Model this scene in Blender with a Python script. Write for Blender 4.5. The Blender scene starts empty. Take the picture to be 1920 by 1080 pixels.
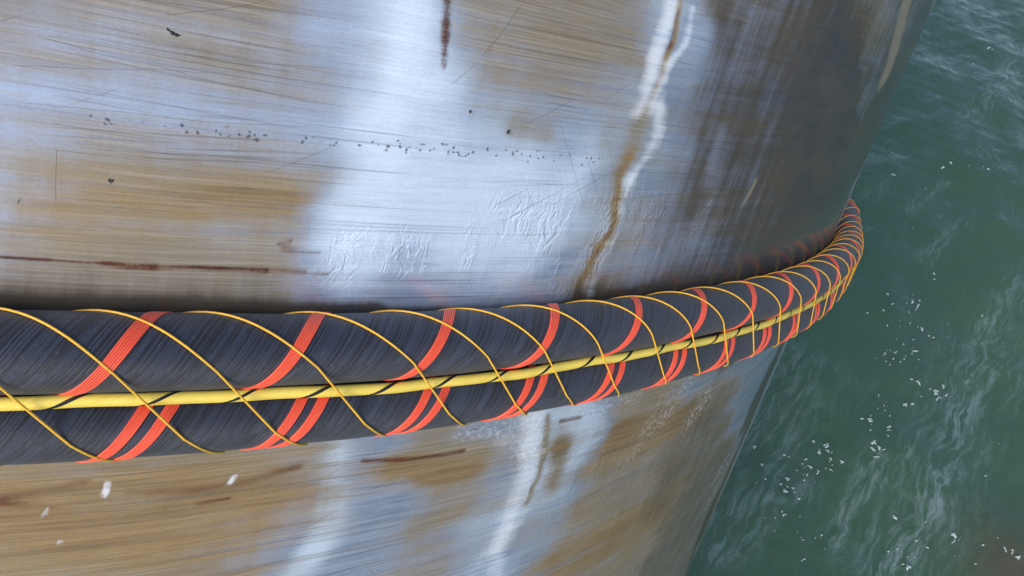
import bpy, bmesh, math, random
import numpy as np
from mathutils import Matrix, Vector
scene = bpy.context.scene
COL = scene.collection
rng = np.random.default_rng(7)

# ------------------------------------------------------------------ camera, world, sun, exposure
PILE = Matrix([[0.883437, -0.414724, 0.218042], [0.277155, 0.837751, 0.470488], [-0.377788, -0.355215, 0.855043]])                 # leaning pile: pile axes -> world axes
R = 5.0                                  # pile radius (m)
RC = 0.06460                            # radius of each black cable
cam = bpy.data.cameras.new('camera'); camo = bpy.data.objects.new('camera', cam); COL.objects.link(camo)
camo.matrix_world = Matrix([[0.999036, -0.027586, -0.034149, 2.781887], [-0.0, 0.777896, -0.628393, -4.955633], [0.043899, 0.627787, 0.777146, 2.869716], [0.0, 0.0, 0.0, 1.0]])
cam.sensor_width = 36.0; cam.lens = 28.736
cam.clip_start = 0.05; cam.clip_end = 5000
scene.camera = camo

SUN_AZ, SUN_EL = -125, 38        # degrees, azimuth from +x
world = bpy.data.worlds.new('World'); scene.world = world; world.use_nodes = True
wn = world.node_tree.nodes; wl = world.node_tree.links
bg = wn['Background']; sky = wn.new('ShaderNodeTexSky')
sky.sky_type = 'NISHITA'; sky.sun_disc = False
sky.sun_elevation = math.radians(SUN_EL); sky.sun_rotation = math.radians(90 - SUN_AZ)
sky.air_density = 1.0; sky.dust_density = 1.5; sky.ozone_density = 1.0
wl.new(sky.outputs[0], bg.inputs[0]); bg.inputs[1].default_value = 0.15
sun = bpy.data.lights.new('sun', 'SUN'); suno = bpy.data.objects.new('sun', sun); COL.objects.link(suno)
sun.energy = 1.5; sun.angle = math.radians(25); sun.color = (1.0, 0.95, 0.88)
sd = Vector((math.cos(math.radians(SUN_AZ))*math.cos(math.radians(SUN_EL)), math.sin(math.radians(SUN_AZ))*math.cos(math.radians(SUN_EL)), math.sin(math.radians(SUN_EL))))
suno.rotation_euler = sd.to_track_quat('Z', 'Y').to_euler()
scene.view_settings.view_transform = 'Standard'; scene.view_settings.look = 'None'
scene.view_settings.exposure = 0.8; scene.view_settings.gamma = 1.0

# ------------------------------------------------------------------ helpers
def tag(o, label=None, cat=None, group=None, kind=None):
    if label: o['label'] = label
    if cat: o['category'] = cat
    if group: o['group'] = group
    if kind: o['kind'] = kind
    return o

def mesh_obj(name, verts, faces, mat=None, parent=None, uv=None, attrs=None, smooth=True, place=True):
    me = bpy.data.meshes.new(name)
    v = np.asarray(verts, np.float32); fa = np.asarray(faces, np.int32)
    n, k = fa.shape
    me.vertices.add(len(v)); me.vertices.foreach_set('co', v.ravel())
    me.loops.add(n*k); me.loops.foreach_set('vertex_index', fa.ravel())
    me.polygons.add(n); me.polygons.foreach_set('loop_start', np.arange(0, n*k, k, dtype=np.int32))
    me.polygons.foreach_set('loop_total', np.full(n, k, np.int32))
    me.update(calc_edges=True)
    if uv is not None:
        l = me.uv_layers.new(name='surface'); l.data.foreach_set('uv', np.asarray(uv, np.float32)[fa.ravel()].ravel())
    for a, d in (attrs or {}).items():
        at = me.attributes.new(a, 'FLOAT', 'POINT'); at.data.foreach_set('value', np.asarray(d, np.float32))
    me.polygons.foreach_set('use_smooth', np.full(n, smooth))
    me.validate(); me.update()
    o = bpy.data.objects.new(name, me); COL.objects.link(o)
    if mat: me.materials.append(mat)
    if parent: o.parent = parent
    elif place: o.matrix_world = PILE.to_4x4()
    return o

def root_empty(name):                     # an Empty that parents the parts of a thing fixed to the pile
    o = bpy.data.objects.new(name, None); COL.objects.link(o)
    o.matrix_world = PILE.to_4x4(); o.empty_display_size = 0.5
    return o

def grid_faces(nu, nv, wrap_v=False):
    i = np.arange(nu-1)[:, None]; j = np.arange(nv if wrap_v else nv-1)[None]
    j2 = (j+1) % nv
    return np.stack([i*nv+j, (i+1)*nv+j, (i+1)*nv+j2, i*nv+j2], -1).reshape(-1, 4)

class NT:                                  # small node-tree builder
    def __init__(s, name):
        s.m = bpy.data.materials.new(name); s.m.use_nodes = True
        s.n = s.m.node_tree.nodes; s.l = s.m.node_tree.links
        s.b = s.n['Principled BSDF']
    def put(s, sock, v):
        if hasattr(v, 'is_output') or isinstance(v, bpy.types.NodeSocket): s.l.new(v, sock)
        elif v is not None: sock.default_value = v
    def math(s, op, a, b=None, c=None, clamp=False):
        n = s.n.new('ShaderNodeMath'); n.operation = op; n.use_clamp = clamp
        s.put(n.inputs[0], a); s.put(n.inputs[1], b); s.put(n.inputs[2], c); return n.outputs[0]
    def add(s, a, b): return s.math('ADD', a, b)
    def mul(s, a, b): return s.math('MULTIPLY', a, b)
    def attr(s, name):
        n = s.n.new('ShaderNodeAttribute'); n.attribute_name = name; return n.outputs['Fac']
    def uv(s):
        n = s.n.new('ShaderNodeUVMap'); n.uv_map = 'surface'; return n.outputs[0]
    def xyz(s, v):
        n = s.n.new('ShaderNodeSeparateXYZ'); s.put(n.inputs[0], v); return n.outputs
    def comb(s, x, y, z=0.0):
        n = s.n.new('ShaderNodeCombineXYZ'); s.put(n.inputs[0], x); s.put(n.inputs[1], y); s.put(n.inputs[2], z); return n.outputs[0]
    def noise(s, vec, scale=1.0, detail=3.0, rough=0.55, dist=0.0, col=False):
        n = s.n.new('ShaderNodeTexNoise'); s.put(n.inputs['Vector'], vec); n.inputs['Scale'].default_value = scale
        n.inputs['Detail'].default_value = detail; n.inputs['Roughness'].default_value = rough; n.inputs['Distortion'].default_value = dist
        return n.outputs['Color' if col else 'Fac']
    def voro(s, vec, scale=1.0, feature='F1', out='Distance', rand=1.0):
        n = s.n.new('ShaderNodeTexVoronoi'); n.feature = feature; s.put(n.inputs['Vector'], vec); n.inputs['Scale'].default_value = scale
        n.inputs['Randomness'].default_value = rand; return n.outputs[out]
    def vscale(s, v, k):
        n = s.n.new('ShaderNodeVectorMath'); n.operation = 'MULTIPLY'; s.put(n.inputs[0], v); n.inputs[1].default_value = k; return n.outputs[0]
    def vadd(s, a, b):
        n = s.n.new('ShaderNodeVectorMath'); n.operation = 'ADD'; s.put(n.inputs[0], a); s.put(n.inputs[1], b); return n.outputs[0]
    def ramp(s, x, a, b, lo=0.0, hi=1.0):   # smoothstep a..b -> lo..hi
        n = s.n.new('ShaderNodeMapRange'); n.interpolation_type = 'SMOOTHSTEP'; s.put(n.inputs[0], x)
        for i, v in zip((1, 2, 3, 4), (a, b, lo, hi)): s.put(n.inputs[i], v)
        return n.outputs[0]
    def mix(s, f, a, b):
        n = s.n.new('ShaderNodeMix'); n.data_type = 'RGBA'; s.put(n.inputs[0], f)
        for i, v in ((6, a), (7, b)):
            s.put(n.inputs[i], (*v, 1) if isinstance(v, tuple) and len(v) == 3 else v)
        return n.outputs[2]
    def fmix(s, f, a, b):
        n = s.n.new('ShaderNodeMix'); s.put(n.inputs[0], f); s.put(n.inputs[2], a); s.put(n.inputs[3], b); return n.outputs[0]
    def bump(s, h, strength=1.0, dist=0.01, normal=None):
        n = s.n.new('ShaderNodeBump'); s.put(n.inputs['Height'], h); s.put(n.inputs['Strength'], strength); n.inputs['Distance'].default_value = dist
        if normal: s.put(n.inputs['Normal'], normal)
        return n.outputs[0]
    def set(s, **k):
        for a, v in k.items():
            nm = a.replace('_', ' ')
            if nm == 'Base Color' and isinstance(v, tuple) and len(v) == 3: v = (*v, 1)
            s.put(s.b.inputs[nm], v)
        return s.m

# ------------------------------------------------------------------ sea
WATER_Z = -10.130
WISPS = [[9.42, -0.12, 10.19, 0.48, 0.7, 0.45], [10.19, 0.48, 11.1, 1.68, 0.7, 0.45], [11.1, 1.68, 11.73, 2.78, 0.7, 0.45], [11.73, 2.78, 12.59, 4.0, 0.7, 0.45], [12.59, 4.0, 12.89, 4.52, 0.35, 0.6], [12.89, 4.52, 13.31, 5.07, 0.35, 0.6], [9.46, 1.14, 10.67, 1.98, 0.35, 0.6], [10.67, 1.98, 11.59, 2.66, 0.35, 0.6], [6.84, 0.52, 7.36, 0.9, 0.35, 0.6], [7.36, 0.9, 7.77, 1.11, 0.35, 0.6], [7.87, 1.61, 8.53, 2.93, 0.5, 0.5], [8.53, 2.93, 8.95, 3.89, 0.5, 0.5], [9.55, 0.47, 9.38, 0.85, 0.3, 0.5], [13.49, 7.77, 12.42, 6.77, 0.25, 0.4], [11.62, 8.54, 12.16, 9.1, 0.2, 0.4], [9.42, -0.12, 10.19, 0.48, 0.35, 0.9], [10.19, 0.48, 11.1, 1.68, 0.35, 0.9], [11.1, 1.68, 11.73, 2.78, 0.35, 0.9], [11.73, 2.78, 12.59, 4.0, 0.35, 0.9], [8.77, 0.27, 9.36, 1.14, 0.25, 0.7], [9.36, 1.14, 9.95, 1.86, 0.25, 0.7], [7.27, 0.43, 7.82, 0.91, 0.3, 0.5], [7.82, 0.91, 8.54, 1.22, 0.3, 0.5], [9.3, 1.24, 10.44, 1.87, 0.2, 0.5], [10.44, 1.87, 11.45, 2.55, 0.2, 0.5], [7.88, 2.13, 8.69, 3.64, 0.5, 0.4], [6.68, 0.06, 7.26, 0.34, 0.3, 0.6], [15.1, 11.59, 16.48, 12.98, 0.3, 0.5], [16.48, 12.98, 17.67, 14.49, 0.3, 0.5], [12.4, 8.23, 13.59, 9.16, 0.15, 0.5], [13.65, 5.63, 14.35, 6.24, 0.3, 0.5]]       # (x, y, x, y, half width, strength) streaks of bubbles carried by the current
def water_height(x, y, fade):
    h = np.zeros_like(x)
    r = np.random.default_rng(3)
    for i in range(46):
        lam = 0.35*1.11**i if i < 30 else 0.35*1.11**(i-16)
        a = WAVE_DIR + r.normal(0, 0.75)
        k = 2*math.pi/lam
        h += 0.0038*lam**0.85*np.sin(k*(x*math.cos(a)+y*math.sin(a)) + r.uniform(0, 6.28) + 0.6*np.sin(0.7*x+i)+0.5*np.sin(0.9*y+2*i))
    return h*fade
WAVE_DIR = math.radians(-36)
WX, WY = [10.7, 3.5]
def axis(c, half, step, far):
    core = np.arange(-half, half+step*0.5, step)
    ext = half + np.cumsum(step*1.35**np.arange(1, 60)); ext = ext[ext < far]
    return np.concatenate([c-ext[::-1], c+core, c+ext])
def build_sea():
    ax = axis(WX, 13, 0.055, 3500); ay = axis(WY, 15, 0.055, 3500)
    X, Y = np.meshgrid(ax, ay, indexing='ij')
    d = np.maximum(np.abs(X-WX)/13, np.abs(Y-WY)/15)
    fade = np.clip((1.6-d)/0.7, 0, 1)
    Z = WATER_Z + water_height(X, Y, fade)
    wisp = np.zeros_like(X)
    for x0, y0, x1, y1, w, s in WISPS:
        dx, dy = x1-x0, y1-y0; L2 = dx*dx+dy*dy
        t = np.clip(((X-x0)*dx+(Y-y0)*dy)/L2, 0, 1)
        dd = np.hypot(X-x0-t*dx, Y-y0-t*dy)
        wisp = np.maximum(wisp, s*np.exp(-(dd/w)**2))
    silt = np.exp(-(((X-11.63)**2+(Y--0.17)**2)/0.9**2))
    v = np.stack([X, Y, Z], -1).reshape(-1, 3)
    m = NT('sea water')
    g = m.n.new('ShaderNodeNewGeometry').outputs['Position']
    rot = m.n.new('ShaderNodeVectorRotate'); rot.rotation_type = 'Z_AXIS'; m.put(rot.inputs[0], g); rot.inputs['Angle'].default_value = -WAVE_DIR
    p = rot.outputs[0]                     # x along the travel of the waves
    warp = m.noise(g, 0.8, 3, 0.6, 0, True)
    pw = m.vadd(p, m.vscale(warp, (0.6, 0.6, 0)))
    n1 = m.noise(m.vscale(pw, (1.0, 0.45, 1)), 3.0, 6, 0.62)
    n2 = m.noise(m.vscale(pw, (1.0, 0.35, 1)), 11.0, 4, 0.6)
    h = m.add(m.mul(n1, 0.10), m.mul(n2, 0.022))
    nrm = m.bump(h, 0.46, 1.0)
    # bubble streaks
    pf = m.vadd(pw, m.vscale(warp, (0.10, 0.15, 0)))
    r1 = m.math('SUBTRACT', 1.0, m.math('ABSOLUTE', m.mul(m.math('SUBTRACT', m.noise(m.vscale(pf, (4.2, 0.55, 1)), 1.0, 8, 0.70, 0.1), 0.5), 5.0)), clamp=True)
    r2 = m.noise(m.vscale(pf, (5.0, 1.0, 1)), 1.7, 6, 0.7)
    big = m.noise(m.vscale(pw, (0.5, 0.16, 1)), 1.3, 3, 0.55)
    w = m.math('MINIMUM', m.add(m.attr('wisp'), m.mul(m.ramp(big, 0.50, 0.74), 0.16)), 1.0)
    wf = m.mul(w, m.add(m.mul(m.mul(m.ramp(r1, 0.50, 1.0), m.ramp(r2, 0.36, 0.66)), 0.52), m.mul(m.ramp(r2, 0.42, 0.80), 0.16)))
    deep = m.mix(m.noise(m.vscale(g, (0.25, 0.25, 0)), 1.0, 3), (0.036, 0.076, 0.046), (0.046, 0.092, 0.058))
    deep = m.mix(m.mul(m.attr('silt'), 0.6), deep, (0.085, 0.048, 0.032))
    col = m.mix(m.mul(wf, 0.68), deep, (0.34, 0.44, 0.46))
    m.set(Base_Color=col, Roughness=m.fmix(wf, 0.07, 0.4), IOR=1.33, Normal=nrm)
    o = mesh_obj('sea', v, grid_faces(len(ax), len(ay)), m.m, attrs={'wisp': wisp.ravel(), 'silt': silt.ravel()}, place=False)
    tag(o, 'rippled dark green sea water with pale bubble streaks below the pile', 'water', kind='structure')
    # foam flecks
    FO = [[8.99, 2.11, 0.16, 5.0, 0.1], [9.07, 1.84, 0.16, 5.0, 0.12], [8.53, 1.57, 0.1, 6.0, 0.12], [8.84, 1.7, 0.1, 4.0, 0.1], [8.28, 1.31, 0.06, 5.0, 0.15], [9.89, 2.02, 0.16, 5.0, 0.07], [10.13, 2.51, 0.08, 9.0, 0.15], [10.3, 2.91, 0.06, 7.0, 0.12], [10.84, 3.01, 0.18, 3.0, 0.06], [11.42, 3.21, 0.2, 4.0, 0.08], [11.57, 3.36, 0.16, 3.0, 0.08], [11.16, 3.53, 0.09, 5.0, 0.12], [10.94, 4.2, 0.06, 9.0, 0.2], [11.36, 4.87, 0.05, 9.0, 0.25], [11.81, 5.4, 0.16, 3.0, 0.08], [11.46, 5.56, 0.05, 8.0, 0.3], [10.9, 5.19, 0.12, 2.0, 0.08], [10.83, 4.2, 0.06, 4.0, 0.15], [11.31, 4.19, 0.09, 4.0, 0.1], [8.2, 1.36, 0.09, 4.0, 0.1], [7.85, 0.63, 0.08, 5.0, 0.15], [8.25, 0.36, 0.08, 8.0, 0.15], [9.89, 0.11, 0.09, 7.0, 0.2], [10.79, 0.36, 0.07, 7.0, 0.2], [11.7, 0.23, 0.14, 3.0, 0.1], [13.75, 9.63, 0.16, 1.0, 0.02], [12.01, 6.23, 0.06, 2.0, 0.3], [14.18, 10.13, 0.05, 3.0, 0.4], [14.78, 9.97, 0.05, 3.0, 0.4], [12.38, 9.85, 0.05, 3.0, 0.8], [16.99, 14.7, 0.05, 4.0, 0.6], [12.36, 5.88, 0.05, 5.0, 0.8], [7.58, 1.6, 0.05, 4.0, 0.3], [8.32, 1.93, 0.05, 5.0, 0.4], [11.36, 2.0, 0.04, 6.0, 0.8]]     # x, y, size of each spread of flecks
    vs, fs = [], []
    for (fx, fy, size, cnt, sp) in FO:
        for c in range(int(cnt*1.3)):
            a0 = rng.uniform(0, 6.28)
            px, py = fx+rng.normal(0, sp), fy+rng.normal(0, sp)
            s = min(size*rng.lognormal(-1.0, 0.7), 0.085)
            nr, na = 3, 14
            ang = np.linspace(0, 2*math.pi, na, endpoint=False)
            out = 0.55+0.3*np.sin(ang*2+rng.uniform(0, 6))+0.28*np.sin(ang*3+rng.uniform(0, 6))+0.18*np.sin(ang*5+rng.uniform(0, 6))+rng.normal(0, .08, na)
            out = np.clip(out, 0.12, None)
            el = rng.uniform(0.18, 0.8)
            base = len(vs)
            cz = float(water_height(np.array([px]), np.array([py]), 1.0)[0])
            vs.append((px, py, WATER_Z+cz+0.02+0.010))
            for ir in range(1, nr+1):
                q = ir/nr
                lx = s*q*out*np.cos(ang); ly = s*q*out*np.sin(ang)*el
                X_ = px+lx*math.cos(a0)-ly*math.sin(a0); Y_ = py+lx*math.sin(a0)+ly*math.cos(a0)
                hz = water_height(X_, Y_, 1.0)
                for k in range(na): vs.append((X_[k], Y_[k], WATER_Z+hz[k]+0.02+0.012*(1-q**2)-(0.03 if ir == nr else 0)))
            for k in range(na):
                k2 = (k+1) % na
                fs.append((base, base+1+k, base+1+k2, base+1+k2))
                for ir in range(nr-1):
                    b = base+1+ir*na
                    fs.append((b+k, b+na+k, b+na+k2, b+k2))
    me = bpy.data.meshes.new('sea_foam')
    me.from_pydata(vs, [], [f[:3] if f[2] == f[3] else f for f in fs]); me.update()
    m = NT('foam')
    m.set(Base_Color=(0.30, 0.37, 0.36), Roughness=0.6)
    me.materials.append(m.m); me.polygons.foreach_set('use_smooth', [True]*len(me.polygons))
    o = bpy.data.objects.new('sea_foam', me); COL.objects.link(o)
    tag(o, 'scattered flecks of white foam floating on the green water', 'foam', kind='stuff')
build_sea()

# ------------------------------------------------------------------ the steel pile
STROKES = {
    'film': [
        ([(2.954,-0.585), (2.963,-0.983), (2.856,-1.320), (3.107,-1.834)], 0.1056, 0.9, 2),
        ([(0.732,-0.367), (0.910,-0.371)], 0.0331, 0.6, 2),
        ([(-0.020,0.261), (0.340,0.262)], 0.0373, 0.3, 2),
        ([(0.765,0.433), (0.850,0.419)], 0.0277, 0.5, 2),
        ([(0.638,-0.364), (0.865,-0.378)], 0.0501, 0.5, 2),
        ([(1.114,0.354), (1.139,0.238), (1.141,0.129), (1.130,0.045)], 0.0150, 1.0, 2),
        ([(1.138,0.742), (1.145,0.655), (1.138,0.597), (1.126,0.537)], 0.0096, 0.9, 2),
        ([(1.105,0.488), (1.097,0.353)], 0.0264, 0.7, 2),
        ([(1.135,-0.297), (1.153,-0.459), (1.142,-0.578)], 0.0114, 0.9, 2),
        ([(1.198,-0.384), (1.251,-0.520)], 0.0439, 0.6, 2)],
    'seam_streak': [  # highlight on the raised weld seam, painted as white streaks
        ([(1.113,0.749), (1.110,0.694), (1.106,0.649), (1.099,0.592), (1.101,0.535), (1.086,0.492)], 0.0261, 0.85, 2),
        ([(1.186,0.740), (1.179,0.660), (1.147,0.598), (1.138,0.550), (1.128,0.496)], 0.0133, 0.7, 2),
        ([(1.155,0.516), (1.170,0.457), (1.160,0.394), (1.155,0.336)], 0.0270, 0.85, 2),
        ([(1.144,0.349), (1.161,0.211), (1.166,0.071)], 0.0252, 0.35, 2),
        ([(1.086,-0.288), (1.097,-0.395), (1.101,-0.532), (1.106,-0.639), (1.121,-0.773)], 0.0519, 0.55, 2),
        ([(0.999,-0.342), (1.100,-0.379)], 0.0407, 0.45, 2),
        ([(1.052,-0.730), (1.123,-0.663)], 0.0510, 0.5, 2)],
    'wet': [
        ([(1.143,0.037), (1.432,0.051), (1.760,0.065), (2.092,0.086), (2.539,0.110), (2.921,0.182)], 0.0666, 1.0, 2)],
    'tan': [
        ([(2.438,0.916), (2.517,0.804), (2.568,0.699)], 0.0646, 1.2, 2),
        ([(1.728,0.341), (1.713,0.278)], 0.0139, 0.8, 2),
        ([(1.494,0.201), (1.422,0.114)], 0.0171, 0.3, 2)],
    'ochre': [
        ([(-0.019,0.228), (0.381,0.236)], 0.0661, 0.7, 2),
        ([(-0.045,-0.379), (0.404,-0.448)], 0.1741, 0.9, 2),
        ([(1.258,-0.433), (1.947,-0.483)], 0.1491, 0.8, 2),
        ([(0.682,-0.387), (0.896,-0.431)], 0.0640, 0.8, 2),
        ([(1.422,-0.889), (2.042,-0.900)], 0.1495, 0.8, 2),
        ([(1.097,0.390), (1.139,0.238), (1.130,0.045)], 0.0198, 1.0, 2),
        ([(1.138,0.742), (1.138,0.597)], 0.0144, 1.0, 2),
        ([(0.654,0.597), (0.966,0.649)], 0.0633, 0.1, 2)],
    'pale': [  # bands of reflected sky painted as lighter steel
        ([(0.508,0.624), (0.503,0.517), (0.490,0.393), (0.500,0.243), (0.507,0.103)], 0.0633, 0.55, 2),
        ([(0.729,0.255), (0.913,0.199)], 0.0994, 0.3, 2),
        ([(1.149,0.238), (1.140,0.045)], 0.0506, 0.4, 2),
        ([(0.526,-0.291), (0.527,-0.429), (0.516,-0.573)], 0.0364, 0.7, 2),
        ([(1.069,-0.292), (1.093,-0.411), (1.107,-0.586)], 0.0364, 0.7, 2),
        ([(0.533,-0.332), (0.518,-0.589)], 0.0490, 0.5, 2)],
    'dark': [  # mostly dark reflections on the right flank, put into the colour
        ([(2.897,-0.460), (2.822,-0.567), (2.795,-0.799)], 0.1198, 0.9, 2),
        ([(2.954,-0.585), (2.963,-0.983), (2.856,-1.320), (3.107,-1.834)], 0.0792, 0.75, 2),
        ([(2.893,0.962), (3.293,0.689), (3.288,0.244)], 0.0685, 0.7, 2),
        ([(1.791,0.820), (2.238,0.184)], 0.1551, 0.4, 2),
        ([(1.288,0.722), (1.439,0.291)], 0.0668, 0.35, 2),
        ([(1.998,0.789), (2.555,0.150)], 0.0944, 0.5, 2),
        ([(-0.055,0.046), (0.564,0.043)], 0.0264, 1.0, 2),  # from here on: contact shade and grime above the cable, painted in
        ([(0.563,0.045), (1.143,0.037)], 0.0152, 0.8, 2),
        ([(1.140,0.045), (1.750,0.035)], 0.0347, 0.95, 2)],
    'rust': [
        ([(-0.057,0.128), (0.006,0.127)], 0.0043, 1.1, 2),
        ([(0.080,0.128), (0.119,0.124), (0.159,0.125)], 0.0052, 1.2, 2),
        ([(0.151,0.124), (0.269,0.128)], 0.0043, 1.2, 2),
        ([(0.234,0.126), (0.342,0.125)], 0.0049, 1.15, 2),
        ([(0.342,0.125), (0.410,0.124)], 0.0040, 0.95, 2),
        ([(0.410,0.124), (0.456,0.121)], 0.0030, 0.7, 2),
        ([(0.006,0.127), (0.080,0.126)], 0.0033, 0.95, 2),
        ([(0.572,0.655), (0.588,0.577)], 0.0106, 0.85, 2),
        ([(0.588,0.577), (0.598,0.527)], 0.0078, 0.7, 2),
        ([(0.353,0.179), (0.376,0.182)], 0.0039, 0.7, 2),
        ([(0.393,0.165), (0.433,0.165)], 0.0039, 0.7, 2),
        ([(0.364,0.166), (0.384,0.165)], 0.0078, 0.6, 2),
        ([(0.085,0.165), (0.147,0.166)], 0.0028, 0.5, 2),
        ([(-0.046,-0.327), (0.083,-0.305)], 0.0132, 0.6, 2),
        ([(-0.046,-0.339), (0.035,-0.353)], 0.0100, 0.5, 2),
        ([(0.155,-0.337), (0.268,-0.346), (0.389,-0.337), (0.473,-0.316)], 0.0159, 0.55, 2),
        ([(0.281,-0.380), (0.341,-0.376)], 0.0057, 0.8, 2),
        ([(0.617,-0.324), (0.725,-0.339), (0.826,-0.344), (0.886,-0.344)], 0.0075, 0.9, 2),
        ([(1.191,-0.316), (1.274,-0.320)], 0.0085, 0.7, 2),
        ([(1.371,-0.390), (1.722,-0.402)], 0.0289, 0.4, 2),
        ([(1.132,0.719), (1.142,0.649)], 0.0060, 0.8, 2),
        ([(1.141,0.129), (1.124,0.060)], 0.0101, 0.5, 2),
        ([(1.142,0.649), (1.136,0.637)], 0.0084, 0.7, 2)],
    'speck': [
        ([(0.050,0.361), (0.168,0.363)], 0.0144, 0.5, 2),
        ([(0.168,0.361), (0.434,0.372)], 0.0167, 0.62, 2),
        ([(0.435,0.370), (0.681,0.380), (0.795,0.382), (1.031,0.387)], 0.0126, 0.9, 2),
        ([(0.873,-0.244), (1.054,-0.402)], 0.0393, 0.3, 2),
        ([(0.262,0.179), (0.289,0.179)], 0.0048, 0.4, 2)],
    'chalk': [
        ([(0.120,-0.309), (0.116,-0.336)], 0.0077, 0.95, 2),
        ([(0.120,-0.354)], 0.0067, 0.6, 2),
        ([(0.343,-0.324), (0.341,-0.337)], 0.0068, 0.85, 2),
        ([(0.027,-0.358), (0.020,-0.373)], 0.0067, 0.75, 2),
        ([(0.050,-0.435)], 0.0069, 0.9, 2),
        ([(0.372,-0.296), (0.309,-0.365)], 0.0034, 0.5, 2)],
    'salt': [
        ([(1.681,-0.334), (1.598,-0.544)], 0.0433, 0.3, 2),
        ([(2.700,-0.788), (2.597,-1.017)], 0.0331, 0.7, 2),
        ([(1.095,-0.313), (1.145,-0.669)], 0.0287, 0.4, 2),
        ([(1.060,-0.291), (1.093,-0.411)], 0.0546, 0.6, 2),
        ([(1.801,-0.323), (1.714,-0.439)], 0.0513, 0.5, 2),
        ([(2.016,-0.418), (1.919,-0.496)], 0.0461, 0.6, 2),
        ([(2.744,-0.888), (2.674,-1.224)], 0.0440, 0.6, 2),
        ([(3.029,-1.613), (3.286,-1.989)], 0.0412, 0.9, 2),
        ([(1.288,-0.302), (1.503,-0.312)], 0.0330, 0.4, 2),
        ([(0.859,-0.301), (0.991,-0.317)], 0.0232, 0.5, 2)],
    'wrinkle': [
        ([(1.160,0.128), (1.485,0.217), (1.820,0.250)], 0.0863, 0.9, 2),
        ([(0.496,0.158), (0.676,0.173)], 0.0621, 0.7, 2),
        ([(0.854,0.199), (1.347,0.207)], 0.0867, 1.0, 2),
        ([(1.118,0.225), (1.396,0.161)], 0.0787, 1.0, 2),
        ([(1.475,0.232), (2.021,0.203)], 0.0949, 0.9, 2),
        ([(0.949,0.096), (1.304,0.121)], 0.0506, 1.0, 2),
        ([(1.258,-0.486), (1.899,-0.684)], 0.1515, 0.6, 2),
        ([(0.667,0.207), (0.820,0.174)], 0.0433, 0.5, 2),
        ([(1.530,0.349), (1.983,0.411)], 0.0783, 0.3, 2)],
}
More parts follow.
